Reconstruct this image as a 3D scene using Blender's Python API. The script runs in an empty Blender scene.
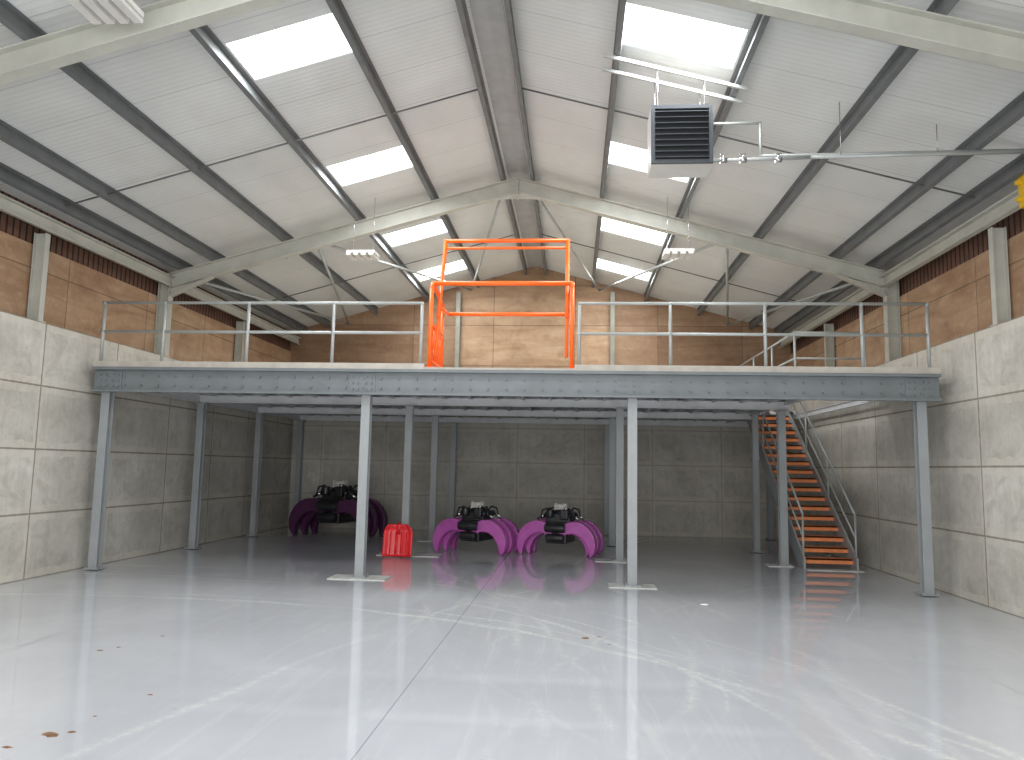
import bpy, math, random
from mathutils import Vector, Matrix
random.seed(4)
V=Vector
scene=bpy.context.scene
COL=scene.collection

# ------------------------------------------------------------ materials
def nt(name):
    m=bpy.data.materials.new(name); m.use_nodes=True
    t=m.node_tree; t.nodes.clear()
    o=t.nodes.new('ShaderNodeOutputMaterial'); b=t.nodes.new('ShaderNodeBsdfPrincipled')
    t.links.new(b.outputs[0],o.inputs[0])
    return m,t,b
def L(t,a,b): t.links.new(a,b)
def math_(t,op,a,b=None,c=None,clamp=False):
    n=t.nodes.new('ShaderNodeMath'); n.operation=op; n.use_clamp=clamp
    for i,x in enumerate((a,b,c)):
        if x is None: continue
        if isinstance(x,(int,float)): n.inputs[i].default_value=x
        else: L(t,x,n.inputs[i])
    return n.outputs[0]
def mix(t,f,a,b,blend='MIX'):
    n=t.nodes.new('ShaderNodeMix'); n.data_type='RGBA'; n.blend_type=blend
    for s,x in ((n.inputs[0],f),(n.inputs[6],a),(n.inputs[7],b)):
        if isinstance(x,(int,float)): s.default_value=x
        elif isinstance(x,tuple): s.default_value=(*x,1) if len(x)==3 else x
        else: L(t,x,s)
    return n.outputs[2]
def pos(t,order='xyz',scale=(1,1,1)):
    g=t.nodes.new('ShaderNodeNewGeometry'); s=t.nodes.new('ShaderNodeSeparateXYZ'); L(t,g.outputs['Position'],s.inputs[0])
    c=t.nodes.new('ShaderNodeCombineXYZ')
    for i,ch in enumerate(order):
        if ch=='0': continue
        L(t,math_(t,'MULTIPLY',s.outputs['xyz'.index(ch)],scale[i]),c.inputs[i])
    return c.outputs[0],s
def noise(t,vec,scale,detail=4,rough=.6,dist=0):
    n=t.nodes.new('ShaderNodeTexNoise'); n.inputs['Scale'].default_value=scale; n.inputs['Detail'].default_value=detail
    n.inputs['Roughness'].default_value=rough; n.inputs['Distortion'].default_value=dist
    if vec is not None: L(t,vec,n.inputs['Vector'])
    return n.outputs['Fac']
def ramp(t,f,stops):
    n=t.nodes.new('ShaderNodeValToRGB'); e=n.color_ramp.elements
    while len(e)<len(stops): e.new(.5)
    for el,(p,c) in zip(e,stops):
        el.position=p; el.color=(*c,1) if isinstance(c,tuple) else (c,c,c,1)
    L(t,f,n.inputs[0]); return n.outputs[0]
def bump(t,b,h,strength=.3,dist=.02):
    n=t.nodes.new('ShaderNodeBump'); n.inputs['Strength'].default_value=strength; n.inputs['Distance'].default_value=dist
    L(t,h,n.inputs['Height']); L(t,n.outputs[0],b.inputs['Normal'])
def sr(r,g,b):
    f=lambda c:((c/255+.055)/1.055)**2.4 if c/255>.04045 else c/255/12.92
    return (f(r),f(g),f(b))
def paint(name,col,rough=.5,metal=0,var=.12,scale=3):
    m,t,b=nt(name)
    tc=t.nodes.new('ShaderNodeTexCoord')
    f=noise(t,tc.outputs['Object'],scale,5,.6)
    c2=tuple(max(0,c*(1-var*2)) for c in col)
    L(t,mix(t,ramp(t,f,[(.35,0.0),(.7,1.0)]),col,c2),b.inputs['Base Color'])
    b.inputs['Roughness'].default_value=rough; b.inputs['Metallic'].default_value=metal
    return m

def mat_concrete(name,order,ph,dk=1.0,sk=.7):
    m,t,b=nt(name)
    v,s=pos(t,order)
    ly=s.outputs['xyz'.index(order[0])]; z=s.outputs[2]
    def seam(x,period,off,w):
        a=math_(t,'ADD',x,off); a=math_(t,'DIVIDE',a,period); a=math_(t,'FRACT',a)
        a=math_(t,'SUBTRACT',a,.5); a=math_(t,'ABSOLUTE',a); a=math_(t,'SUBTRACT',.5,a); a=math_(t,'MULTIPLY',a,period)
        wob=math_(t,'MULTIPLY',noise(t,v,6,3),w*1.1)
        return math_(t,'LESS_THAN',a,math_(t,'ADD',wob,w*.4))
    P=1.95
    sm=math_(t,'MAXIMUM',seam(z,1.0,100.0,.015),seam(ly,P,P*50-ph,.015))
    sm2=math_(t,'MAXIMUM',seam(z,1.0,100.0,.13),seam(ly,P,P*50-ph,.08))
    C=lambda r,g,b_: tuple(c*dk for c in sr(r,g,b_))
    n1=noise(t,v,.9,6,.65); n2=noise(t,v,7,7,.75); n4=noise(t,v,2.6,6,.7,.8)
    base=ramp(t,n1,[(.3,C(175,171,161)),(.5,C(198,194,185)),(.7,C(215,211,203))])
    base=mix(t,math_(t,'MULTIPLY',ramp(t,n4,[(.48,0.),(.66,1.)]),.45),base,C(154,149,137))
    base=mix(t,math_(t,'MULTIPLY',ramp(t,n2,[(.5,0.),(.75,1.)]),.35),base,C(148,143,130))
    vd,_=pos(t,order,(6,.5,1)); n3=noise(t,vd,1.3,4,.6)
    base=mix(t,math_(t,'MULTIPLY',ramp(t,n3,[(.5,0.),(.7,1.)]),.3),base,C(158,153,141))
    fz=math_(t,'FLOOR',z); fy=math_(t,'FLOOR',math_(t,'DIVIDE',math_(t,'ADD',ly,P*50-ph),P))
    w=t.nodes.new('ShaderNodeTexWhiteNoise'); w.noise_dimensions='2D'
    cc=t.nodes.new('ShaderNodeCombineXYZ'); L(t,fz,cc.inputs[0]); L(t,fy,cc.inputs[1]); L(t,cc.outputs[0],w.inputs['Vector'])
    base=mix(t,math_(t,'MULTIPLY',w.outputs[0],.22),base,C(152,148,138))
    sme=math_(t,'MULTIPLY',sm2,ramp(t,n4,[(.4,0.),(.6,1.)]))
    base=mix(t,math_(t,'MULTIPLY',sme,.5),base,C(216,210,195))
    base=mix(t,math_(t,'MULTIPLY',sm,sk),base,C(104,94,78))
    L(t,base,b.inputs['Base Color']); b.inputs['Roughness'].default_value=.85
    h=math_(t,'SUBTRACT',math_(t,'MULTIPLY',n2,.35),math_(t,'MULTIPLY',sm,sk*1.3))
    bump(t,b,h,.35,.02)
    return m
def mat_ply(name,order,dark=1.0,centre=False):
    m,t,b=nt(name)
    v,s=pos(t,order)
    br=t.nodes.new('ShaderNodeTexBrick'); br.offset=0; br.inputs['Scale'].default_value=1
    br.inputs['Brick Width'].default_value=2.44; br.inputs['Row Height'].default_value=1.22
    br.inputs['Mortar Size'].default_value=.01; br.inputs['Mortar Smooth'].default_value=0
    br.inputs['Color1'].default_value=(.2,.2,.2,1); br.inputs['Color2'].default_value=(.8,.8,.8,1); br.inputs['Mortar'].default_value=(.5,.5,.5,1)
    L(t,v,br.inputs['Vector'])
    vs,_=pos(t,order,(.5,3,1)); g=noise(t,vs,1.3,5,.55,.8)
    D=lambda r,g_,b_: tuple(c*dark for c in sr(r,g_,b_))
    base=ramp(t,g,[(.3,D(162,128,98)),(.5,D(180,146,114)),(.72,D(194,164,134))])
    pn=mix(t,.45,base,br.outputs['Color'],'SOFT_LIGHT')
    blot=noise(t,v,8,6,.7)
    pn=mix(t,math_(t,'MULTIPLY',ramp(t,blot,[(.52,0.),(.68,1.)]),.3),pn,D(212,190,160))
    blot2=noise(t,v,1.3,4,.6,1)
    pn=mix(t,math_(t,'MULTIPLY',ramp(t,blot2,[(.45,0.),(.7,1.)]),.45),pn,D(132,96,70))
    pn=mix(t,math_(t,'MULTIPLY',br.outputs['Fac'],.65),pn,D(80,58,46))
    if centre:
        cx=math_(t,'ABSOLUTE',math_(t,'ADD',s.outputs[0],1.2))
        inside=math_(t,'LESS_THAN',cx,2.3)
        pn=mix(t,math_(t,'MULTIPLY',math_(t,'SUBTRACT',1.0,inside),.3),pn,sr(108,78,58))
    L(t,pn,b.inputs['Base Color']); b.inputs['Roughness'].default_value=.7
    return m
def mat_clad():
    m,t,b=nt('timber_boarding')
    v,s=pos(t,'yz0'); y=s.outputs[1]
    f=math_(t,'FRACT',math_(t,'MULTIPLY',y,7.0)); gap=math_(t,'LESS_THAN',f,.28)
    c=ramp(t,noise(t,v,5,3),[(.3,sr(92,64,50)),(.7,sr(116,82,64))])
    L(t,mix(t,gap,c,sr(35,26,22)),b.inputs['Base Color']); b.inputs['Roughness'].default_value=.8
    return m
def mat_roof():
    m,t,b=nt('liner_sheet')
    v,s=pos(t,'yx0'); y=s.outputs[1]
    f=math_(t,'FRACT',math_(t,'MULTIPLY',y,10.0)); tri=math_(t,'ABSOLUTE',math_(t,'SUBTRACT',f,.5))
    line=math_(t,'LESS_THAN',f,.16)
    f2=math_(t,'FRACT',math_(t,'ADD',y,.6)); joint=math_(t,'LESS_THAN',f2,.014)
    n=noise(t,v,.5,5,.6)
    c=ramp(t,n,[(.3,sr(204,206,204)),(.7,sr(222,224,222))])
    c=mix(t,math_(t,'MULTIPLY',line,.14),c,sr(150,150,150))
    c=mix(t,math_(t,'MULTIPLY',joint,.4),c,sr(130,130,130))
    L(t,c,b.inputs['Base Color']); b.inputs['Roughness'].default_value=.5
    bump(t,b,tri,.14,.02)
    return m
def mat_floor():
    m,t,b=nt('painted_concrete_floor')
    v,s=pos(t,'xy0'); x=s.outputs[0]; y=s.outputs[1]
    n1=noise(t,v,.35,6,.6,.5)
    c=ramp(t,n1,[(.3,sr(178,180,185)),(.55,sr(188,190,195)),(.75,sr(198,200,205))])
    vs,_=pos(t,'xy0',(4.4,.3,1)); st=noise(t,vs,1.3,9,.8,.5)
    nb=noise(t,v,.25,3,.5)
    band=math_(t,'SUBTRACT',1.0,math_(t,'DIVIDE',math_(t,'ABSOLUTE',math_(t,'ADD',x,1.0)),4.0),clamp=True)
    k=math_(t,'MULTIPLY',ramp(t,st,[(.52,0.),(.66,1.)]),math_(t,'ADD',ramp(t,nb,[(.35,.05),(.65,.5)]),math_(t,'MULTIPLY',band,.5)))
    c=mix(t,math_(t,'MULTIPLY',k,.35),c,sr(226,225,220))
    fine=noise(t,v,10,8,.9)
    tread=ramp(t,fine,[(.42,0.),(.58,1.)])
    total=None
    arcs=[(-6.5,4,8.3,.07,.45),(-6.5,4,8.62,.04,.3),(-6.8,3.5,9.9,.07,.35),(-9,9,10.2,.07,.3),(-9,9,10.45,.03,.25),
          (-14,6,16.5,.08,.22),(7.5,8.5,6.2,.05,.2),(9.0,12,11.0,.06,.22),(-5.5,1.5,8.9,.08,.45),(-5.5,1.5,9.2,.04,.35),
          (12,4,12.6,.07,.2),(-22,3,22.5,.07,.25),(26,10,26.6,.08,.28),(26,10,26.95,.04,.2),(18,2,21.2,.08,.25)]
    wv=math_(t,'MULTIPLY',math_(t,'SUBTRACT',noise(t,v,.3,2),.5),.8)
    for ax,ay,R,w,st_ in arcs:
        dx=math_(t,'SUBTRACT',x,ax); dy=math_(t,'SUBTRACT',y,ay)
        d=math_(t,'SQRT',math_(t,'ADD',math_(t,'MULTIPLY',dx,dx),math_(t,'MULTIPLY',dy,dy)))
        d=math_(t,'ABSOLUTE',math_(t,'ADD',math_(t,'SUBTRACT',d,R),wv))
        a=math_(t,'MULTIPLY',math_(t,'SUBTRACT',1.0,math_(t,'DIVIDE',d,w),clamp=True),st_*1.7)
        total=a if total is None else math_(t,'MAXIMUM',total,a)
    brk=ramp(t,noise(t,v,.4,2,.5),[(.4,.05),(.58,1.)])
    arc=math_(t,'MULTIPLY',math_(t,'MULTIPLY',total,tread),brk)
    c=mix(t,arc,c,sr(238,236,228))
    dn=noise(t,v,3.5,6,.8); dl=noise(t,v,.4,2,.5)
    dk=math_(t,'MULTIPLY',ramp(t,dn,[(.62,0.),(.7,1.)]),ramp(t,dl,[(.5,0.),(.65,1.)]))
    c=mix(t,math_(t,'MULTIPLY',dk,.4),c,sr(150,136,120))
    j=math_(t,'LESS_THAN',math_(t,'ABSOLUTE',math_(t,'ADD',x,1.38)),.005)
    c=mix(t,math_(t,'MULTIPLY',j,.5),c,sr(90,90,94))
    L(t,c,b.inputs['Base Color'])
    r=math_(t,'ADD',math_(t,'MULTIPLY',ramp(t,noise(t,v,1.2,6,.7),[(.4,0.),(.8,1.)]),.05),.01)
    r=math_(t,'ADD',r,math_(t,'MULTIPLY',math_(t,'MAXIMUM',arc,math_(t,'MULTIPLY',k,.4)),.15))
    L(t,r,b.inputs['Roughness']); b.inputs['IOR'].default_value=2.8
    return m
def mat_emit(name,col,st):
    m=bpy.data.materials.new(name); m.use_nodes=True; t=m.node_tree; t.nodes.clear()
    o=t.nodes.new('ShaderNodeOutputMaterial'); e=t.nodes.new('ShaderNodeEmission')
    v,s=pos(t,'xy0'); f=math_(t,'FRACT',math_(t,'MULTIPLY',s.outputs[1],5.0)); ln=math_(t,'LESS_THAN',f,.15)
    c=mix(t,math_(t,'MULTIPLY',ln,.18),(*col,),tuple(x*.6 for x in col))
    L(t,c,e.inputs[0]); e.inputs[1].default_value=st; L(t,e.outputs[0],o.inputs[0]); return m

M_CONC_L=mat_concrete('concrete_panels_side','yz0',11.4-3*1.95); M_CONC_R=mat_concrete('concrete_panels_side','yz0',11.8-3*1.95)
M_CONC_B=mat_concrete('concrete_panels_back','xz0',.3,.92,.35)
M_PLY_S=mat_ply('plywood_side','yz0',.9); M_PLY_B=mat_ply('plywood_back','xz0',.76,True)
M_CLAD=mat_clad(); M_ROOF=mat_roof(); M_FLOOR=mat_floor()
M_SKY=mat_emit('skylight_sheet',(.94,.98,1.0),5)
M_CREAM=paint('cream_painted_steel',sr(188,188,178),.45,0,.08)
M_CREAMD=paint('weathered_cream_steel',sr(140,138,124),.5,0,.12)
M_PURL=paint('galvanised_purlin',sr(114,117,118),.5,.2,.12)
M_RIDGE=paint('dark_galvanised',sr(122,126,127),.5,.2,.15)
M_CAP=paint('ridge_capping',sr(170,173,173),.5,.1,.1)
M_GREY=paint('grey_painted_steel',sr(156,160,162),.4,0,.06)
M_GREYD=paint('grey_beam_paint',sr(120,126,129),.45,0,.08)
M_JOIST=paint('light_joist_paint',sr(218,220,222),.45,0,.08)
M_DECKU=paint('galvanised_deck',sr(238,240,242),.45,.0,.06)
M_BOARD=paint('pale_deck_board',sr(190,184,174),.7,0,.1,5)
M_GALV=paint('galvanised_tube',sr(176,180,178),.4,.2,.1)
M_ORANGE=paint('orange_powder_coat',sr(255,108,22),.4,0,.04)
M_TREAD=paint('rust_orange_tread',sr(244,148,92),.7,0,.12,8)
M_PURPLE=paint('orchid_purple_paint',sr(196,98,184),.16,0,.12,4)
M_PURP_SHADE=paint('shade_darkened_purple_paint',sr(84,40,80),.35,0,.15,4)  # purple darkened so the colour itself carries the far-left grapple's shade
M_BLACK=paint('black_machinery',sr(44,45,49),.35,.2,.2,6)
M_CHROME=paint('bright_steel',sr(190,190,192),.25,.9,.05)
M_WHITE=paint('white_casing',sr(214,212,206),.45,0,.05)
M_RED=paint('red_plastic',sr(240,38,48),.25,0,.06,5)
M_REDD=paint('deep_red_plastic',sr(222,30,42),.3,0,.06,5)
M_HEAT=paint('charcoal_heater',sr(58,62,68),.45,.2,.08)
M_HEATIN=paint('heater_inner',sr(30,32,36),.6,0,.1)
M_PLATE=paint('pale_levelling_plate',sr(206,207,204),.6,0,.15,6)
M_DIRT=paint('dried_mud',sr(132,98,72),.9,0,.3,20)
M_PAPER=paint('white_scrap',sr(235,232,225),.8,0,.05)
M_YELLOW=paint('yellow_paint',sr(232,186,30),.5,0,.05)

# ------------------------------------------------------------ mesh builder
class MB:
    def __init__(s): s.v=[]; s.f=[]; s.sm=[]
    def add(s,vs,fs,smooth=False):
        n=len(s.v); s.v+= [V(a) for a in vs]; s.f+=[tuple(n+i for i in f) for f in fs]; s.sm+=[smooth]*len(fs); return s
    def box(s,c,d,rot=None):
        c=V(c); hx,hy,hz=d[0]/2,d[1]/2,d[2]/2
        vs=[V((x,y,z)) for x in(-hx,hx) for y in(-hy,hy) for z in(-hz,hz)]
        if rot is not None: vs=[rot@a for a in vs]
        return s.add([a+c for a in vs],[(0,1,3,2),(4,6,7,5),(0,4,5,1),(2,3,7,6),(0,2,6,4),(1,5,7,3)])
    def bb(s,x0,x1,y0,y1,z0,z1): return s.box(((x0+x1)/2,(y0+y1)/2,(z0+z1)/2),(x1-x0,y1-y0,z1-z0))
    def prism(s,prof,o,u,v,w):
        o,u,v,w=V(o),V(u),V(v),V(w); n=len(prof)
        a=[o+u*p+v*q for p,q in prof]; b=[x+w for x in a]
        fs=[tuple(range(n))[::-1],tuple(range(n,2*n))]+[(i,(i+1)%n,n+(i+1)%n,n+i) for i in range(n)]
        return s.add(a+b,fs)
    def tube(s,p0,p1,r,n=12,r2=None,cap=True):
        p0,p1=V(p0),V(p1); d=(p1-p0).normalized(); r2=r if r2 is None else r2
        a=V((0,0,1)) if abs(d.z)<.9 else V((1,0,0)); u=d.cross(a).normalized(); w=d.cross(u)
        R=lambda p,q:[p+(u*math.cos(2*math.pi*i/n)+w*math.sin(2*math.pi*i/n))*q for i in range(n)]
        s.add(R(p0,r)+R(p1,r2),[(i,(i+1)%n,n+(i+1)%n,n+i) for i in range(n)],True)
        k=len(s.v)-2*n
        if cap:
            s.f.append(tuple(range(k,k+n))[::-1]); s.f.append(tuple(range(k+n,k+2*n))); s.sm+=[False,False]
        return s
    def ball(s,c,r,n=8,sc=(1,1,1)):
        c=V(c); vs=[c+V((0,0,r*sc[2]))]
        for i in range(1,n//2):
            t=math.pi*i/(n//2)
            for j in range(n): a=2*math.pi*j/n; vs.append(c+V((r*sc[0]*math.sin(t)*math.cos(a),r*sc[1]*math.sin(t)*math.sin(a),r*sc[2]*math.cos(t))))
        vs.append(c-V((0,0,r*sc[2]))); fs=[]; R=n//2-1
        for j in range(n): fs.append((0,1+j,1+(j+1)%n))
        for i in range(R-1):
            for j in range(n): fs.append((1+i*n+j,1+(i+1)*n+j,1+(i+1)*n+(j+1)%n,1+i*n+(j+1)%n))
        l=len(vs)-1
        for j in range(n): fs.append((l,1+(R-1)*n+(j+1)%n,1+(R-1)*n+j))
        return s.add(vs,fs,True)
    def path(s,pts,r,n=10):
        for a,b in zip(pts,pts[1:]): s.tube(a,b,r,n)
        for p in pts[1:-1]: s.ball(p,r*1.05,n)
        return s
    def ibeam(s,p0,p1,wd,w,d,tf=.014,tw=.01):
        p0,p1=V(p0),V(p1); dr=p1-p0; u=V(wd).normalized(); v=dr.normalized().cross(u).normalized()
        W,D,t=w/2,d/2,tw/2
        prof=[(-W,-D),(W,-D),(W,-D+tf),(t,-D+tf),(t,D-tf),(W,D-tf),(W,D),(-W,D),(-W,D-tf),(-t,D-tf),(-t,-D+tf),(-W,-D+tf)]
        return s.prism(prof,p0,u,v,dr)
    def obj(s,name,mat,parent=None,label=None,cat=None,group=None,kind=None,bevel=0,seg=2):
        xs=[a.x for a in s.v]; ys=[a.y for a in s.v]; zs=[a.z for a in s.v]
        o=V(((min(xs)+max(xs))/2,(min(ys)+max(ys))/2,min(zs)))
        me=bpy.data.meshes.new(name); me.from_pydata([tuple(a-o) for a in s.v],[],s.f); me.update()
        for p,q in zip(me.polygons,s.sm): p.use_smooth=q
        import bmesh
        bm=bmesh.new(); bm.from_mesh(me); bmesh.ops.recalc_face_normals(bm,faces=bm.faces); bm.to_mesh(me); bm.free()
        me.materials.append(mat)
        ob=bpy.data.objects.new(name,me); COL.objects.link(ob)
        if parent is not None: ob.parent=parent; ob.location=o-parent.location if not parent.get('_loc') else o
        else: ob.location=o
        meta(ob,label,cat,group,kind)
        if bevel:
            b=ob.modifiers.new('bevel','BEVEL'); b.width=bevel; b.segments=seg; b.limit_method='ANGLE'
        return ob
def meta(ob,label=None,cat=None,group=None,kind=None):
    if label: ob['label']=label
    if cat: ob['category']=cat
    if group: ob['group']=group
    if kind: ob['kind']=kind
def empty(name,loc,label,cat,group=None):
    e=bpy.data.objects.new(name,None); e.location=V(loc); e.empty_display_size=.2; COL.objects.link(e); meta(e,label,cat,group); return e

# ------------------------------------------------------------ dimensions
XL,XR,RX=-8.4,5.95,-1.2
YB,YF=22.4,-3.0
m_=0.275
def zr(off,base): return base-m_*off
ZS,ZP,ZC=7.95,7.84,7.58

# ------------------------------------------------------------ shell
ZPT=5.26
MB().bb(XL-.4,XR+.4,YF,YB+.4,-.2,0).obj('floor',M_FLOOR,kind='structure')
MB().bb(XL-.35,XL,YF,YB,0,4).obj('wall_left',M_CONC_L,kind='structure')
MB().bb(XR,XR+.35,YF,YB,0,4).obj('wall_right',M_CONC_R,kind='structure')
MB().bb(XL-.35,XR+.35,YB,YB+.35,0,4).obj('wall_back',M_CONC_B,kind='structure')
MB().bb(XL-.3,XL-.26,YF,YB+.2,4,ZPT).obj('wall_left_upper',M_PLY_S,kind='structure')
MB().bb(XR+.26,XR+.3,YF,YB+.2,4,ZPT).obj('wall_right_upper',M_PLY_S,kind='structure')
MB().bb(XL-.34,XL-.3,YF,YB+.2,ZPT,6.1).obj('trim_1',M_CLAD,kind='structure')
MB().bb(XR+.3,XR+.34,YF,YB+.2,ZPT,6.1).obj('trim_2',M_CLAD,kind='structure')
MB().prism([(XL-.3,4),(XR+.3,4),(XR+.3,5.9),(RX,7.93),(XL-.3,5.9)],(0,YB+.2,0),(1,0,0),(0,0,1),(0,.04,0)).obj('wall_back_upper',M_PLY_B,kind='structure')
MB().bb(XL-.35,XL+1.2,YF-.3,YF,0,6).bb(XR-1.2,XR+.35,YF-.3,YF,0,6).prism([(XL-.35,5),(XR+.35,5),(XR+.35,5.9),(RX,7.93),(XL-.35,5.9)],(0,YF-.3,0),(1,0,0),(0,0,1),(0,.3,0)).obj('wall_front',M_CONC_B,kind='structure')
OFFS=[0,1.78,3.21,7.5]
SKY=[(0.7,1.65),(4.7,5.65),(8.75,9.65),(12.7,13.65),(16.7,17.65),(20.1,21.05)]
ybreaks=[YF-.3]+[a for s_ in SKY for a in s_]+[YB+.4]
wn=1
for sgn,side in((-1,'left'),(1,'right')):
    mb=MB()
    for i in range(3):
        for j in range(len(ybreaks)-1):
            a,b=OFFS[i],OFFS[i+1]; y0,y1=ybreaks[j],ybreaks[j+1]
            if i==1 and j%2==1: 
                g=MB(); o0,o1=a,b
                q=[(RX+sgn*o0,y0,zr(o0,ZS)+.02),(RX+sgn*o1,y0,zr(o1,ZS)+.02),(RX+sgn*o1,y1,zr(o1,ZS)+.02),(RX+sgn*o0,y1,zr(o0,ZS)+.02)]
                g.add(q+[(x,y,z+.01) for x,y,z in q],[(0,1,2,3),(7,6,5,4),(0,4,5,1),(1,5,6,2),(2,6,7,3),(3,7,4,0)])
                g.obj('window_%d'%wn,M_SKY,kind='structure'); wn+=1
                continue
            q=[(RX+sgn*a,y0,zr(a,ZS)),(RX+sgn*b,y0,zr(b,ZS)),(RX+sgn*b,y1,zr(b,ZS)),(RX+sgn*a,y1,zr(a,ZS))]
            mb.add(q+[(x,y,z+.06) for x,y,z in q],[(0,1,2,3),(7,6,5,4),(0,4,5,1),(1,5,6,2),(2,6,7,3),(3,7,4,0)])
    mb.obj('ceiling_'+side,M_ROOF,kind='structure')

# ------------------------------------------------------------ portal frames
def frame(y):
    e=empty('steel_portal_frame',(RX,y,4.0),'cream painted steel portal frame spanning the roof','steel frame','portal frames')
    for s_ in(-1,1):
        xe=XL-.13 if s_<0 else XR+.13
        off=abs(xe-RX)
        MB().ibeam((RX,y,ZC),(RX+s_*off,y,zr(off,ZC)),(0,1,0),.17,.3,.018,.012).obj('rafter',M_CREAM,e)
        o0=off-.1; o1=off-1.0
        prof=[(RX+s_*o0,zr(o0,ZC)-.14),(RX+s_*o1,zr(o1,ZC)-.14),(RX+s_*o0,zr(o0,ZC)-.32)]
        MB().prism(prof,(0,y-.01,0),(1,0,0),(0,0,1),(0,.02,0)).ibeam((RX+s_*o1,y,zr(o1,ZC)-.15),(RX+s_*o0,y,zr(o0,ZC)-.32),(0,1,0),.17,.03,.014,.1).obj('haunch',M_CREAM,e)
        MB().ibeam((xe,y,4.0),(xe,y,zr(off,ZC)+.1),(0,1,0),.17,.24,.018,.012).box((xe,y,4.01),(.25,.25,.02)).obj('column',M_CREAM,e)
    mb=MB().box((RX,y,ZC-.09),(.03,.2,.36)); mb.prism([(-.6,zr(.6,ZC)-.14-ZC),(0,-.27),(.6,zr(.6,ZC)-.14-ZC),(0,-.14)],(RX,y-.01,ZC),(1,0,0),(0,0,1),(0,.02,0))
    mb.obj('apex_plate',M_CREAM,e)
    return e
for y in(0.05,7.55,15.05): frame(y)
for y in(3.8,11.3,18.7):
    for xe,sd in((XL-.13,-1),(XR+.13,1)):
        MB().ibeam((xe,y,4.0),(xe,y,5.44),(0,1,0),.11,.2,.016,.012).box((xe,y,4.01),(.24,.2,.02)).obj('wall_post',M_CREAM,label='cream steel post standing on the concrete wall top',cat='post',group='side wall posts')
for x in(-3.5,1.1):
    off=abs(x-RX); MB().ibeam((x,YB+.08,4.0),(x,YB+.08,zr(off,ZP)-.12),(1,0,0),.13,.2,.016,.012).obj('gable_post',M_CREAMD,label='weathered cream steel post against the plywood gable wall',cat='post',group='gable posts')
def eave(x,sg):
    e=MB(); e.prism([(0,-.11),(.02,-.11),(.02,.11),(.0,.11)],(x,YF,5.56),(1,0,0),(0,0,1),(0,YB-YF+.1,0))
    e.bb(min(x,x-sg*.09),max(x,x-sg*.09),YF,YB+.1,5.45,5.47).bb(min(x,x-sg*.09),max(x,x-sg*.09),YF,YB+.1,5.65,5.67)
    e.obj('eaves_beam',M_CREAM,label='cream steel channel running along the eaves',cat='beam',group='eaves beams')
eave(XL-.02,-1); eave(XR,1)
def purlin(off,sg,mat=M_PURL,d=.2,name='roof_purlin',lab='grey galvanised steel purlin under the roof sheets',grp='roof purlins'):
    x=RX+sg*off; z=zr(off,ZP)
    sl=V((sg,0,-m_)).normalized(); up=V((sg*m_,0,1)).normalized()
    w=.065; t=.012; D=d/2
    prof=[(-w,D),(t/2,D),(t/2,-D+t),(w,-D+t),(w,-D),(-t/2,-D),(-t/2,D-t),(-w,D-t)]
    MB().prism(prof,(x,YF-.2,z),sl,up,(0,YB-YF+.5,0)).obj(name,mat,label=lab,cat='beam',group=grp)
for sg in(-1,1):
    for off in(1.72,3.27,4.82,6.3,7.0): purlin(off,sg)
for sg in(-1,1):
    purlin(.3,sg,M_RIDGE,.2,'ridge_purlin','dark galvanised purlin beside the roof ridge','ridge purlins')
MB().prism([(-.22,zr(.22,0)),(0,0),(.22,zr(.22,0)),(0,-.03)],(RX,YF,ZS-.01),(1,0,0),(0,0,1),(0,YB-YF+.2,0)).obj('ridge_capping',M_CAP,label='folded grey metal capping strip along roof ridge',cat='flashing')
for y in(3.8,11.3,18.8):
    for sg in(-1,1):
        mb=MB(); mb.tube((RX+sg*.32,y,zr(.32,ZP)-.02),(RX+sg*7.0,y,zr(7.0,ZP)-.02),.014,8)
        mb.obj('anti_sag_rod',M_PURL,label='thin galvanised rod tying roof purlins together',cat='rod',group='anti sag rods')
for sg in(-1,1):
    pts=[(.3,15.15),(1.9,22.3),(4.2,15.15),(5.6,22.3),(7.0,15.15)]
    for a,b in zip(pts,pts[1:]):
        MB().tube((RX+sg*a[0],a[1],zr(a[0],7.63)),(RX+sg*b[0],b[1],zr(b[0],7.63)),.032,10).obj('roof_brace',M_GALV,label='round grey steel brace tube below the roof purlins',cat='brace',group='roof braces')
    for off in (1.72,4.82,):
        MB().tube((RX+sg*off,15.16,zr(off,ZC)-.15),(RX+sg*(off),15.65,zr(off,ZP)-.08),.018,8).obj('fly_brace',M_GALV,label='short steel fly brace from rafter to purlin',cat='brace',group='fly braces')

# ------------------------------------------------------------ mezzanine
XML,XMR=-8.28,5.75
YM=12.5
mez=empty('mezzanine_platform',(-1.2,17.4,3.03),'grey steel mezzanine platform with corrugated deck','mezzanine')
mb=MB(); mb.bb(XML,XMR,YM+.05,YM+.07,3.02,3.45).bb(XML,XMR,YM-.03,YM+.06,3.02,3.035).bb(XML,XMR,YM-.05,YM+.06,3.40,3.45).bb(XML,XMR,YM-.03,YM-.02,3.035,3.06)
x=XML+.25
while x<XMR:
    for z in(3.14,3.3): mb.tube((x,YM+.015,z),(x,YM+.055,z),.02,6)
    x+=.3
mb.obj('edge_beam',M_GREYD,mez)
for x in(-8.0,-3.55,.9,5.45):
    mb=MB().bb(x-.22,x+.22,YM+.035,YM+.05,3.07,3.38)
    for dx in(-.16,-.07,.07,.16):
        for z in(3.12,3.22,3.32): mb.tube((x+dx,YM+.012,z),(x+dx,YM+.04,z),.019,6)
    mb.obj('splice_plate',M_GREYD,mez)
OX0,OY0,OY1=4.38,15.3,20.45
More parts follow.
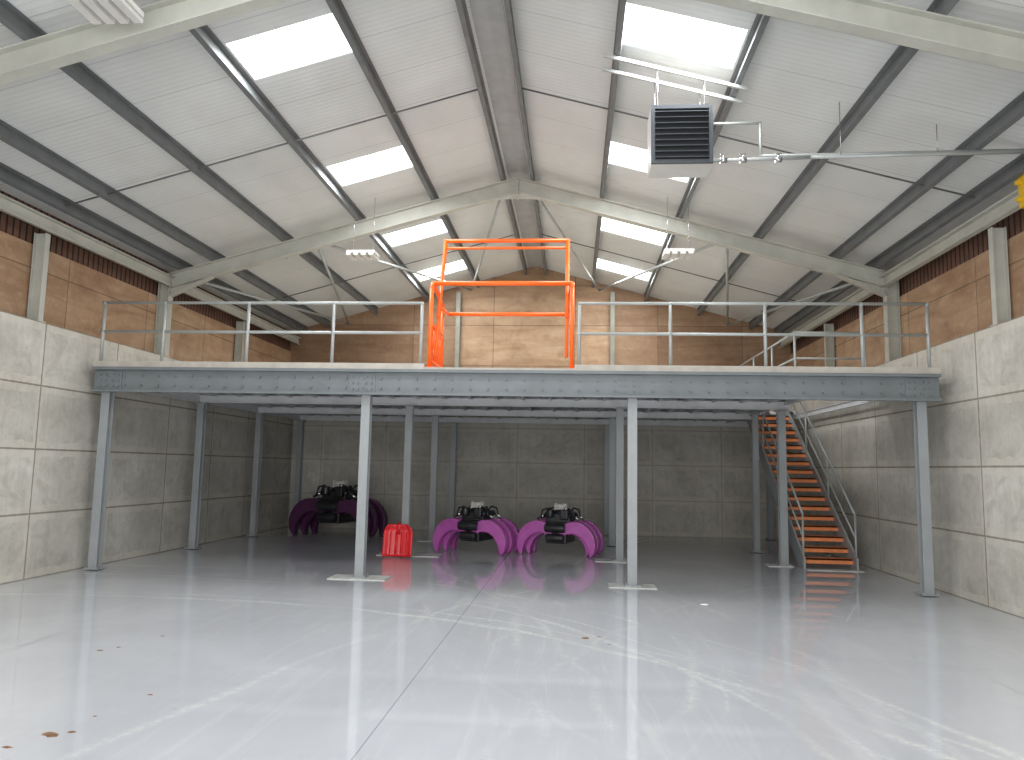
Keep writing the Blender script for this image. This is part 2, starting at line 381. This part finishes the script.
def corr(x0,x1,y0,y1):
    mb=MB(); p=.3; x=x0; prof=[(x0,3.46)]
    while x<x1-.01:
        for a,z in((0,3.45),(.1,3.45),(.14,3.37),(.26,3.37),(.3,3.45)):
            if x+a<=x1: prof.append((x+a,z))
        x+=p
    prof.append((x1,3.46)); 
    mb.prism(prof,(0,y0,0),(1,0,0),(0,0,1),(0,y1-y0,0)); return mb
for x0,x1,y0,y1 in((XML,OX0,YM+.08,YB-.02),(OX0,XMR,YM+.08,OY0),(OX0,XMR,OY1,YB-.02)):
    corr(x0,x1,y0,y1).obj('deck_sheet',M_DECKU,mez)
    MB().bb(x0,x1,y0,y1,3.462,3.5).obj('deck_board',M_BOARD,mez)
MB().bb(XML,-2.5,YM-.03,YM+.02,3.452,3.55).obj('toe_board',M_BOARD,mez)
MB().bb(0.0,XMR,YM-.03,YM+.02,3.452,3.55).obj('toe_board',M_BOARD,mez)
MB().bb(-2.5,0,YM-.01,YM+.02,3.452,3.49).obj('toe_board',M_BOARD,mez)
for y in(16.1,19.2,22.25):
    xe=XMR if y>20.5 else OX0
    MB().ibeam((XML+.03,y,3.22),(xe,y,3.22),(0,1,0),.12,.16).obj('cross_beam',M_JOIST,mez)
x=XML+.5
while x<OX0-.2:
    MB().ibeam((x,YM+.09,3.325),(x,YB-.1,3.325),(1,0,0),.06,.11,.007,.007).obj('joist',M_JOIST,mez); x+=.56
MB().ibeam((XML+.12,YM+.09,3.25),(XML+.12,YB-.1,3.25),(1,0,0),.09,.22).obj('side_beam',M_JOIST,mez)
for x in(OX0-.05,5.7): 
    MB().ibeam((x,YM+.09,3.3),(x,YB-.1,3.3),(1,0,0),.08,.13).obj('side_beam',M_JOIST,mez)

def post(x,y,pl,w=.15,h=3.13):
    e=empty('support_post',(x,y,0),'grey steel mezzanine support post on a pale base plate' if pl else 'grey steel support post bolted to the painted floor','post','mezzanine support posts')
    MB().ibeam((x,y,.03),(x,y,h-.02),(1,0,0),w,w,.012,.01).obj('shaft',M_GREY,e)
    MB().box((x,y,h-.01),(w+.08,w+.08,.02)).obj('cap_plate',M_GREY,e)
    mb=MB().box((x,y,.025),(.26,.26,.02))
    for dx in(-.1,.1):
        for dy in(-.1,.1): mb.tube((x+dx,y+dy,.03),(x+dx,y+dy,.06),.012,6)
    mb.obj('base_plate',M_GREY,e)
    if pl: MB().box((x+(pl[2] if len(pl)>2 else 0),y,.0075),(pl[0],pl[1],.015)).obj('levelling_plate',M_PLATE,e)
F=YM+.19
post(-8.1,F,None,h=3.14); post(-3.5,F,(.95,.5),h=3.27); post(.95,F,(.75,.45),h=3.27); post(5.5,F,None,h=3.36)
post(-8.1,16.1,None); post(-3.5,16.1,(1.3,.5,.1)); post(.95,16.1,(.8,.5,-.1)); post(4.23,16.1,(.5,.4,-.1))
post(-8.1,19.2,None); post(-3.5,19.2,(.7,.4)); post(.95,19.2,None); post(4.28,18.6,None,.13,3.23)
for x in(-8.1,-3.5,.95,5.5): post(x,22.22,None)

def rail(x0,x1,posts,y=YM+.06,lab='galvanised tubular guard rail along mezzanine edge'):
    e=empty('guard_rail',((x0+x1)/2,y,3.5),lab,'railing','mezzanine guard rails')
    for x in posts:
        MB().tube((x,y,3.5),(x,y,4.6),.028).box((x,y,3.508),(.1,.1,.014)).ball((x,y,4.58),.038).ball((x,y,4.08),.038).obj('rail_post',M_GALV,e)
    MB().tube((x0,y,4.59),(x1,y,4.59),.026).obj('top_rail',M_GALV,e)
    MB().tube((x0,y,4.08),(x1,y,4.08),.026).obj('mid_rail',M_GALV,e)
rail(-8.25,-2.56,[-8.2,-7.1,-5.6,-4.1,-2.58])
rail(.05,5.65,[.07,1.56,3.08,4.6,5.62])
def raily(pts,posts,lab):
    c=sum((V(p) for p in pts),V())/len(pts)
    e=empty('guard_rail',(c.x,c.y,3.5),lab,'railing','mezzanine guard rails')
    for x,y in posts: MB().tube((x,y,3.5),(x,y,4.6),.024).box((x,y,3.508),(.1,.1,.014)).obj('rail_post',M_GALV,e)
    for nm,z in(('top_rail',4.59),('mid_rail',4.08)): MB().path([(p[0],p[1],z) for p in pts],.02).obj(nm,M_GALV,e)
xr=OX0-.1
raily([(5.6,OY0-.12,0),(xr,OY0-.12,0),(xr,OY1,0)],[(5.6,OY0-.12),(xr,OY0-.12),(xr,16.9),(xr,18.6),(xr,OY1)],'galvanised guard rail around the stair opening')

# ------------------------------------------------------------ orange pallet gate
gx0,gx1=-2.44,-.05; gy0,gy1=YM+.14,13.75; zd=3.5
g=empty('pallet_gate',((gx0+gx1)/2,(gy0+gy1)/2,zd),'orange tubular steel pivoting pallet safety gate, raised','safety gate')
T=.036
for x in(gx0,gx1):
    mb=MB()
    mb.path([(x,gy0,zd),(x,gy0,zd+1.38),(x,gy0+.12,zd+1.48)],T)
    mb.path([(x,gy1,zd),(x,gy1,zd+1.3),(x,gy0+.12,zd+1.48)],T)
    mb.tube((x,gy0,zd+.12),(x,gy1,zd+.12),T).tube((x,gy0,zd+.75),(x,gy1,zd+.75),T)
    mb.tube((x,gy0,zd+.12),(x,gy1,zd+.75),T*.8)
    for y in(gy0,gy1): mb.box((x,y,zd+.008),(.14,.14,.014))
    for i in range(1,6): mb.tube((x,gy0+i*(gy1-gy0)/6,zd+.12),(x,gy0+i*(gy1-gy0)/6,zd+.75),T*.55)
    mb.obj('side_frame',M_ORANGE,g)
xa,xb=gx0+.09,gx1-.09
mb=MB().path([(xa,gy0+.2,zd+.9),(xa,gy0+.75,zd+2.42),(xb,gy0+.75,zd+2.42),(xb,gy0+.2,zd+.9)],T)
mb.tube((xa,gy0+.7,zd+2.27),(xb,gy0+.7,zd+2.27),T*.7)
mb.obj('raised_gate',M_ORANGE,g)
MB().tube((gx0,gy0+.12,zd+1.48),(gx1,gy0+.12,zd+1.48),T*1.15).obj('cross_bar',M_ORANGE,g)
mb=MB().path([(xa,gy0+.25,zd+1.1),(xa,gy1+.08,zd+1.16),(xb,gy1+.08,zd+1.16),(xb,gy0+.25,zd+1.1)],T)
mb.obj('rear_gate',M_ORANGE,g)
for x in(xa,xb): MB().tube((x,gy0+.05,zd+.2),(x,gy0+.5,zd+1.9),T*.8).obj('pivot_arm',M_ORANGE,g)

# ------------------------------------------------------------ staircase
sx0,sx1=4.5,5.5; sy0,sy1=15.85,20.4; N=17
rise=3.5/(N+1); run=(sy1-sy0)/N
st=empty('staircase',((sx0+sx1)/2,sy0,0),'straight grey steel staircase with rust-orange treads','staircase')
for x in(sx0,sx1):
    prof=[(sy0-.22,0),(sy0+.12,0),(sy1,3.22),(sy1,3.5),(sy1-.1,3.5),(sy0-.22,.22)]
    MB().prism(prof,(x-.02,0,0),(0,1,0),(0,0,1),(.04,0,0)).obj('stringer',M_GREY,st)
for i in range(N):
    z=rise*(i+1); y=sy0+run*i
    mb=MB().bb(sx0+.02,sx1-.02,y-.02,y+run-.02,z-.03,z).bb(sx0+.02,sx1-.02,y-.02,y-.005,z-.1,z-.0)
    mb.obj('tread',M_TREAD,st)
MB().bb(sx0+.0,sx1+.05,sy0-.42,sy0-.2,0,.012).obj('foot_plate',M_PLATE,st)
k=(3.5-rise)/(sy1-sy0)
zz=lambda y: rise+k*(y-sy0)
for x in(sx0,sx1):
    ya,yz=sy0-.15,sy1
    MB().tube((x,ya,zz(ya)+.98),(x,yz,zz(yz)+.98),.021).obj('handrail',M_GALV,st)
    MB().tube((x,ya,zz(ya)+.52),(x,yz,zz(yz)+.52),.018).obj('mid_rail',M_GALV,st)
    for y in(ya,sy0+1.4,sy0+2.9,sy1-.05):
        MB().tube((x,y,max(0.0,zz(y)-.05) if y>sy0 else 0),(x,y,zz(y)+.98),.021).obj('baluster',M_GALV,st)

# ------------------------------------------------------------ grabs
def grab(loc,rotz,sc,label,MP=M_PURPLE):
    e=empty('grapple_grab',(0,0,0),label,'grapple','purple grapples'); e['_loc']=1
    cl=[(.10,.60,.20),(.24,.72,.26),(.42,.79,.31),(.62,.77,.33),(.80,.66,.32),(.92,.50,.28),(.98,.32,.22),(.98,.14,.14),(.93,.0,.04)]
    def smooth(pts,n=4):
        out=[]
        for i in range(len(pts)-1):
            p0=pts[max(i-1,0)];p1=pts[i];p2=pts[i+1];p3=pts[min(i+2,len(pts)-1)]
            for k in range(n):
                t_=k/n
                out.append(tuple(.5*((2*b_)+(-a_+c_)*t_+(2*a_-5*b_+4*c_-d_)*t_**2+(-a_+3*b_-3*c_+d_)*t_**3) for a_,b_,c_,d_ in zip(p0,p1,p2,p3)))
        out.append(pts[-1]); return out
    cs=smooth(cl)
    up_,lo_=[],[]
    for i,(x,z,w) in enumerate(cs):
        a=cs[max(i-1,0)]; b_=cs[min(i+1,len(cs)-1)]
        dx,dz=b_[0]-a[0],b_[1]-a[1]; l=math.hypot(dx,dz); nx,nz=-dz/l,dx/l
        up_.append((x+nx*w*.4,max(.0,z+nz*w*.4))); lo_.append((x-nx*w*.6,max(.0,z-nz*w*.6)))
    prof=up_+lo_[::-1]
    for s_ in(-1,1):
        for yy,sp in((-.48,1.02),(-.24,.86),(.0,1.0),(.24,.86),(.48,1.02)):
            w=.095
            pr=[(s_*p*sp,q*(1 if sp>.9 else .93)) for p,q in prof]
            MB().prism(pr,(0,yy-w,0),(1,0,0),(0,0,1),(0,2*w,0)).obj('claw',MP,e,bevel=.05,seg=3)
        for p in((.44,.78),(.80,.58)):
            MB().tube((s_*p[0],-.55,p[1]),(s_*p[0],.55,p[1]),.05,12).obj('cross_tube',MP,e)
        for yy in(-.26,.26):
            MB().tube((s_*.1,yy,1.06),(s_*.38,yy,1.06),.07).obj('hydraulic_cylinder',M_BLACK,e)
            MB().tube((s_*.38,yy,1.06),(s_*.6,yy,.95),.035).obj('piston_rod',M_CHROME,e)
            MB().path([(s_*.16,yy,1.1),(s_*.28,yy*1.2,1.24),(s_*.42,yy*1.3,1.2),(s_*.48,yy*1.3,.98)],.022,8).obj('hydraulic_hose',M_BLACK,e)
    mb=MB().box((0,0,.60),(.56,1.0,.56)).box((0,0,.97),(.66,.66,.28)).tube((-.28,-.60,.74),(.28,-.60,.74),.12,14).tube((-.24,-.60,.48),(.24,-.60,.48),.11,14).box((.2,-.36,1.09),(.22,.22,.26)).tube((-.2,-.36,1.0),(-.2,-.36,1.22),.11,14).box((.05,.2,1.16),(.26,.2,.16))
    mb.obj('body',M_BLACK,e,bevel=.03,seg=3)
    MB().tube((0,0,1.08),(0,0,1.17),.24,20).tube((0,0,1.17),(0,0,1.21),.17,20).obj('rotator',M_BLACK,e)
    MB().tube((-.18,0,1.28),(.18,0,1.28),.08,16).box((-.13,0,1.28),(.04,.22,.18)).box((.13,0,1.28),(.04,.22,.18)).box((0,0,1.215),(.34,.3,.03)).obj('hanger_bracket',M_WHITE,e)
    MB().tube((.24,-.38,1.21),(.24,-.38,1.28),.05).obj('filler_cap',M_CHROME,e)
    e.location=V(loc); e.rotation_euler=(0,0,rotz); e.scale=(sc,sc,sc)
    del e['_loc']
    return e
grab((-2.11,17.1,0),math.radians(-18),.8,'purple clawed grapple with black hydraulic head and pale cap')
grab((-.27,17.1,0),math.radians(-14),.8,'purple clawed grapple with black hydraulic head, beside another')
grab((-6.2,20.2,0),math.radians(-12),1.05,'purple clawed grapple near concrete wall, shade darkened into its colour',M_PURP_SHADE)

# ------------------------------------------------------------ red ribbed shovel beside post
rx,ry=-3.55,15.6
b=empty('snow_shovel',(rx,ry,.0),'bright red ribbed plastic shovel leaning against grey post','shovel')
w=.6; h=.64
lean=V((0,.16,.987)).normalized(); nrm=V((0,-.987,.16)).normalized()
o=V((rx,ry+.0,.02))
nu,nv=14,12
def half(v): 
    t_=max(0,(v-.72)/.28); return w/2*(1-.34*t_*t_)
top=[];bot=[]
for j in range(nv+1):
    v=j/nv
    for i in range(nu+1):
        u=-1+2*i/nu
        lip=.06*abs(u)**5+.06*max(0,(v-.8)/.2)**2
        rib=.014*(1 if i%3==1 else 0)
        p=o+V((u*half(v),0,0))+lean*(v*h)+nrm*(lip+rib)
        top.append(p); bot.append(p-nrm*.02)
n_=nu+1; fs=[]
T0=len(top)
for j in range(nv):
    for i in range(nu):
        a=j*n_+i; fs.append((a,a+1,a+n_+1,a+n_)); fs.append((T0+a,T0+a+n_,T0+a+n_+1,T0+a+1))
for i in range(nu):
    fs.append((i,T0+i,T0+i+1,i+1)); a=nv*n_+i; fs.append((a,a+1,T0+a+1,T0+a))
for j in range(nv):
    a=j*n_; fs.append((a,a+n_,T0+a+n_,T0+a)); a+=nu; fs.append((a,T0+a,T0+a+n_,a+n_))
MB().add(top+bot,fs,True).obj('blade',M_RED,b)
for i in range(4):
    xx=-.165+i*.11
    MB().tube(o+V((xx,0,0))+lean*.06+nrm*.005,o+V((xx,0,0))+lean*(h-.14)+nrm*.005,.014,8).obj('rib',M_RED,b)
MB().tube(o+lean*(h-.2),o+lean*(h+.04),.035,10).obj('handle_socket',M_REDD,b)

# ------------------------------------------------------------ unit heater
hx,hy,hz=1.34,9.75,6.14; S=.78
he=empty('unit_heater',(hx,hy,hz-S/2),'charcoal louvred unit heater hung from roof steel','heater')
MB().bb(hx-S/2,hx+S/2,hy-.2,hy+.28,hz-S/2,hz+S/2).obj('casing',M_WHITE,he,bevel=.01)
mb=MB(); f=.05; yf=hy-.24
mb.bb(hx-S/2,hx+S/2,yf,yf+.04,hz+S/2-f,hz+S/2).bb(hx-S/2,hx+S/2,yf,yf+.04,hz-S/2,hz-S/2+f).bb(hx-S/2,hx-S/2+f,yf,yf+.04,hz-S/2+f,hz+S/2-f).bb(hx+S/2-f,hx+S/2,yf,yf+.04,hz-S/2+f,hz+S/2-f)
mb.obj('front_frame',M_HEAT,he)
MB().bb(hx-S/2+f,hx+S/2-f,hy-.205,hy-.201,hz-S/2+f,hz+S/2-f).obj('back_grille',M_HEATIN,he)
R=Matrix.Rotation(math.radians(32),3,'X')
for i in range(9):
    MB().box((hx,yf+.01,hz-S/2+f+.04+i*.076),(S-2*f,.07,.008),R).obj('louvre',M_HEAT,he)
for dx in(-.3,.3):
    for yy in(hy-.15,hy+.2):
        x=hx+dx; MB().tube((x,yy,hz+S/2),(x,yy,zr(x-RX,ZP)-.168),.008,8).obj('hanger_rod',M_CHROME,he)
for yy in(hy-.15,hy+.2):
    a=V((.34,yy,zr(.34-RX,ZP)-.14)); c=V((2.2,yy,zr(2.2-RX,ZP)-.14))
    mb=MB().prism([(-.02,-.02),(.02,-.02),(.02,.02),(.013,.02),(.013,-.013),(-.013,-.013),(-.013,.02),(-.02,.02)],a,(0,1,0),V((m_,0,1)).normalized(),c-a)
    mb.obj('support_channel',M_GALV,label='slotted galvanised channel spanning purlins above heater',cat='channel',group='heater support channels')
p=empty('heating_pipe',(3.7,hy,5.7),'slim steel heating pipes running from heater to wall','pipe')
MB().path([(hx+S/2,hy,5.87),(3.0,hy,5.9),(5.85,hy,5.94)],.024).obj('flow_pipe',M_GALV,p)
MB().path([(hx+S/2,hy+.1,6.42),(2.4,hy+.1,6.42),(2.4,hy+.1,5.97),(5.8,hy+.1,6.0)],.02).obj('return_pipe',M_GALV,p)
for x in(1.9,2.15,2.6): MB().tube((x-.04,hy,5.875),(x+.04,hy,5.875),.036).tube((x,hy,5.87),(x,hy,5.95),.01).box((x,hy,5.955),(.08,.02,.012)).obj('valve',M_CHROME,p)
for x in(3.4,4.6): MB().tube((x,hy+.05,5.95),(x,hy+.05,zr(x-RX,ZS)-.02),.006,6).obj('pipe_hanger',M_CHROME,p)

# ------------------------------------------------------------ light fixtures
def lamp(x,y,z):
    e=empty('high_bay_light',(x,y,z),'slatted white high-bay light fitting hung from roof','light fixture','high-bay lights')
    MB().bb(x-.28,x+.28,y-.2,y+.2,z+.05,z+.1).obj('housing',M_WHITE,e)
    for i in range(4): MB().bb(x-.28+i*.15,x-.28+i*.15+.09,y-.22,y+.22,z,z+.045).obj('light_bar',M_WHITE,e)
    for dx in(-.2,.2): MB().tube((x+dx,y,z+.1),(x+dx,y,zr(abs(x+dx-RX),ZS)-.02),.005,6).obj('suspension_wire',M_CHROME,e)
lamp(-4.2,14.5,5.93); lamp(1.95,14.5,5.93); lamp(-4.75,6.9,6.35); lamp(2.6,3.5,6.3)

yb=empty('wall_bracket',(XR+.1,10.3,5.4),'yellow painted steel bracket fixed high on wall','bracket')
MB().bb(XR-.16,XR+.25,10.25,10.29,5.47,5.52).obj('arm',M_YELLOW,yb)
MB().bb(XR-.16,XR+.25,10.25,10.29,5.7,5.75).obj('arm',M_YELLOW,yb)
MB().bb(XR-.09,XR-.03,10.2,10.34,5.4,5.82).obj('plate',M_YELLOW,yb)

def clod(x,y,s,mat=M_DIRT,name='mud_clod',lab='small flat clod of dried brown mud on floor',cat='debris',grp='mud clods'):
    mb=MB(); n=9; ring=[(s*random.uniform(.5,1.1)*math.cos(2*math.pi*i/n),s*.6*random.uniform(.5,1.1)*math.sin(2*math.pi*i/n)) for i in range(n)]
    vs=[(x+a,y+b_,0.0005) for a,b_ in ring]+[(x+a*.6,y+b_*.6,s*.15*random.uniform(.7,1.2)) for a,b_ in ring]+[(x,y,s*.18)]
    fs=[(i,(i+1)%n,n+(i+1)%n,n+i) for i in range(n)]+[(n+i,n+(i+1)%n,2*n) for i in range(n)]+[tuple(range(n))[::-1]]
    mb.add(vs,fs); mb.obj(name,mat,label=lab,cat=cat,group=grp)
for x,y,s in((-3.5,5.15,.08),(-3.4,5.22,.04),(-3.62,4.9,.04),(-3.45,5.55,.025),(-3.7,4.8,.04),(.15,8.75,.06),(.3,8.85,.03),(-4.6,7.4,.04),(-4.5,7.55,.03),(-4.35,8.1,.03),(-3.35,6.1,.03),(-1.0,9.4,.025),(.4,8.5,.025)): clod(x,y,s)
clod(1.85,11.2,.07,M_PAPER,'paper_scrap','small crumpled scrap of white paper on floor','litter',None)

# ------------------------------------------------------------ lights / world
w=bpy.data.worlds.new('world'); scene.world=w; w.use_nodes=True
bg=w.node_tree.nodes['Background']; bg.inputs[0].default_value=(.92,.96,1,1); bg.inputs[1].default_value=.6
def area(name,loc,rot,sx,sy,pw,col=(1,1,1)):
    l=bpy.data.lights.new(name,'AREA'); l.shape='RECTANGLE'; l.size=sx; l.size_y=sy; l.energy=pw; l.color=col
    o=bpy.data.objects.new(name,l); o.location=loc; o.rotation_euler=rot; COL.objects.link(o); return o
area('door_daylight',(RX,YF+.1,2.6),(math.radians(90),0,0),11,4.8,780,(.99,.995,1))
for sg in(-1,1):
    for y0,y1 in SKY[:]:
        off=2.495; area('skylight_daylight',(RX+sg*off,(y0+y1)/2,zr(off,ZS)-.05),(0,sg*math.atan(m_),0),1.35,.85,108,(.97,.99,1))

# ------------------------------------------------------------ camera
th=math.radians(4.7); pt=math.radians(6.55); ro=math.radians(1.1)
fw=V((-math.sin(th)*math.cos(pt),math.cos(th)*math.cos(pt),math.sin(pt)))
rt=V((math.cos(th),math.sin(th),0)); up=rt.cross(fw)
r2=rt*math.cos(ro)+up*math.sin(ro); u2=-rt*math.sin(ro)+up*math.cos(ro)
cam=bpy.data.cameras.new('camera'); cam.sensor_width=36; cam.lens=766/1024*36
co=bpy.data.objects.new('camera',cam); COL.objects.link(co)
mt=Matrix((r2,u2,-fw)).transposed().to_4x4(); mt.translation=V((0,0,1.85)); co.matrix_world=mt
scene.camera=co
scene.view_settings.view_transform='Standard'
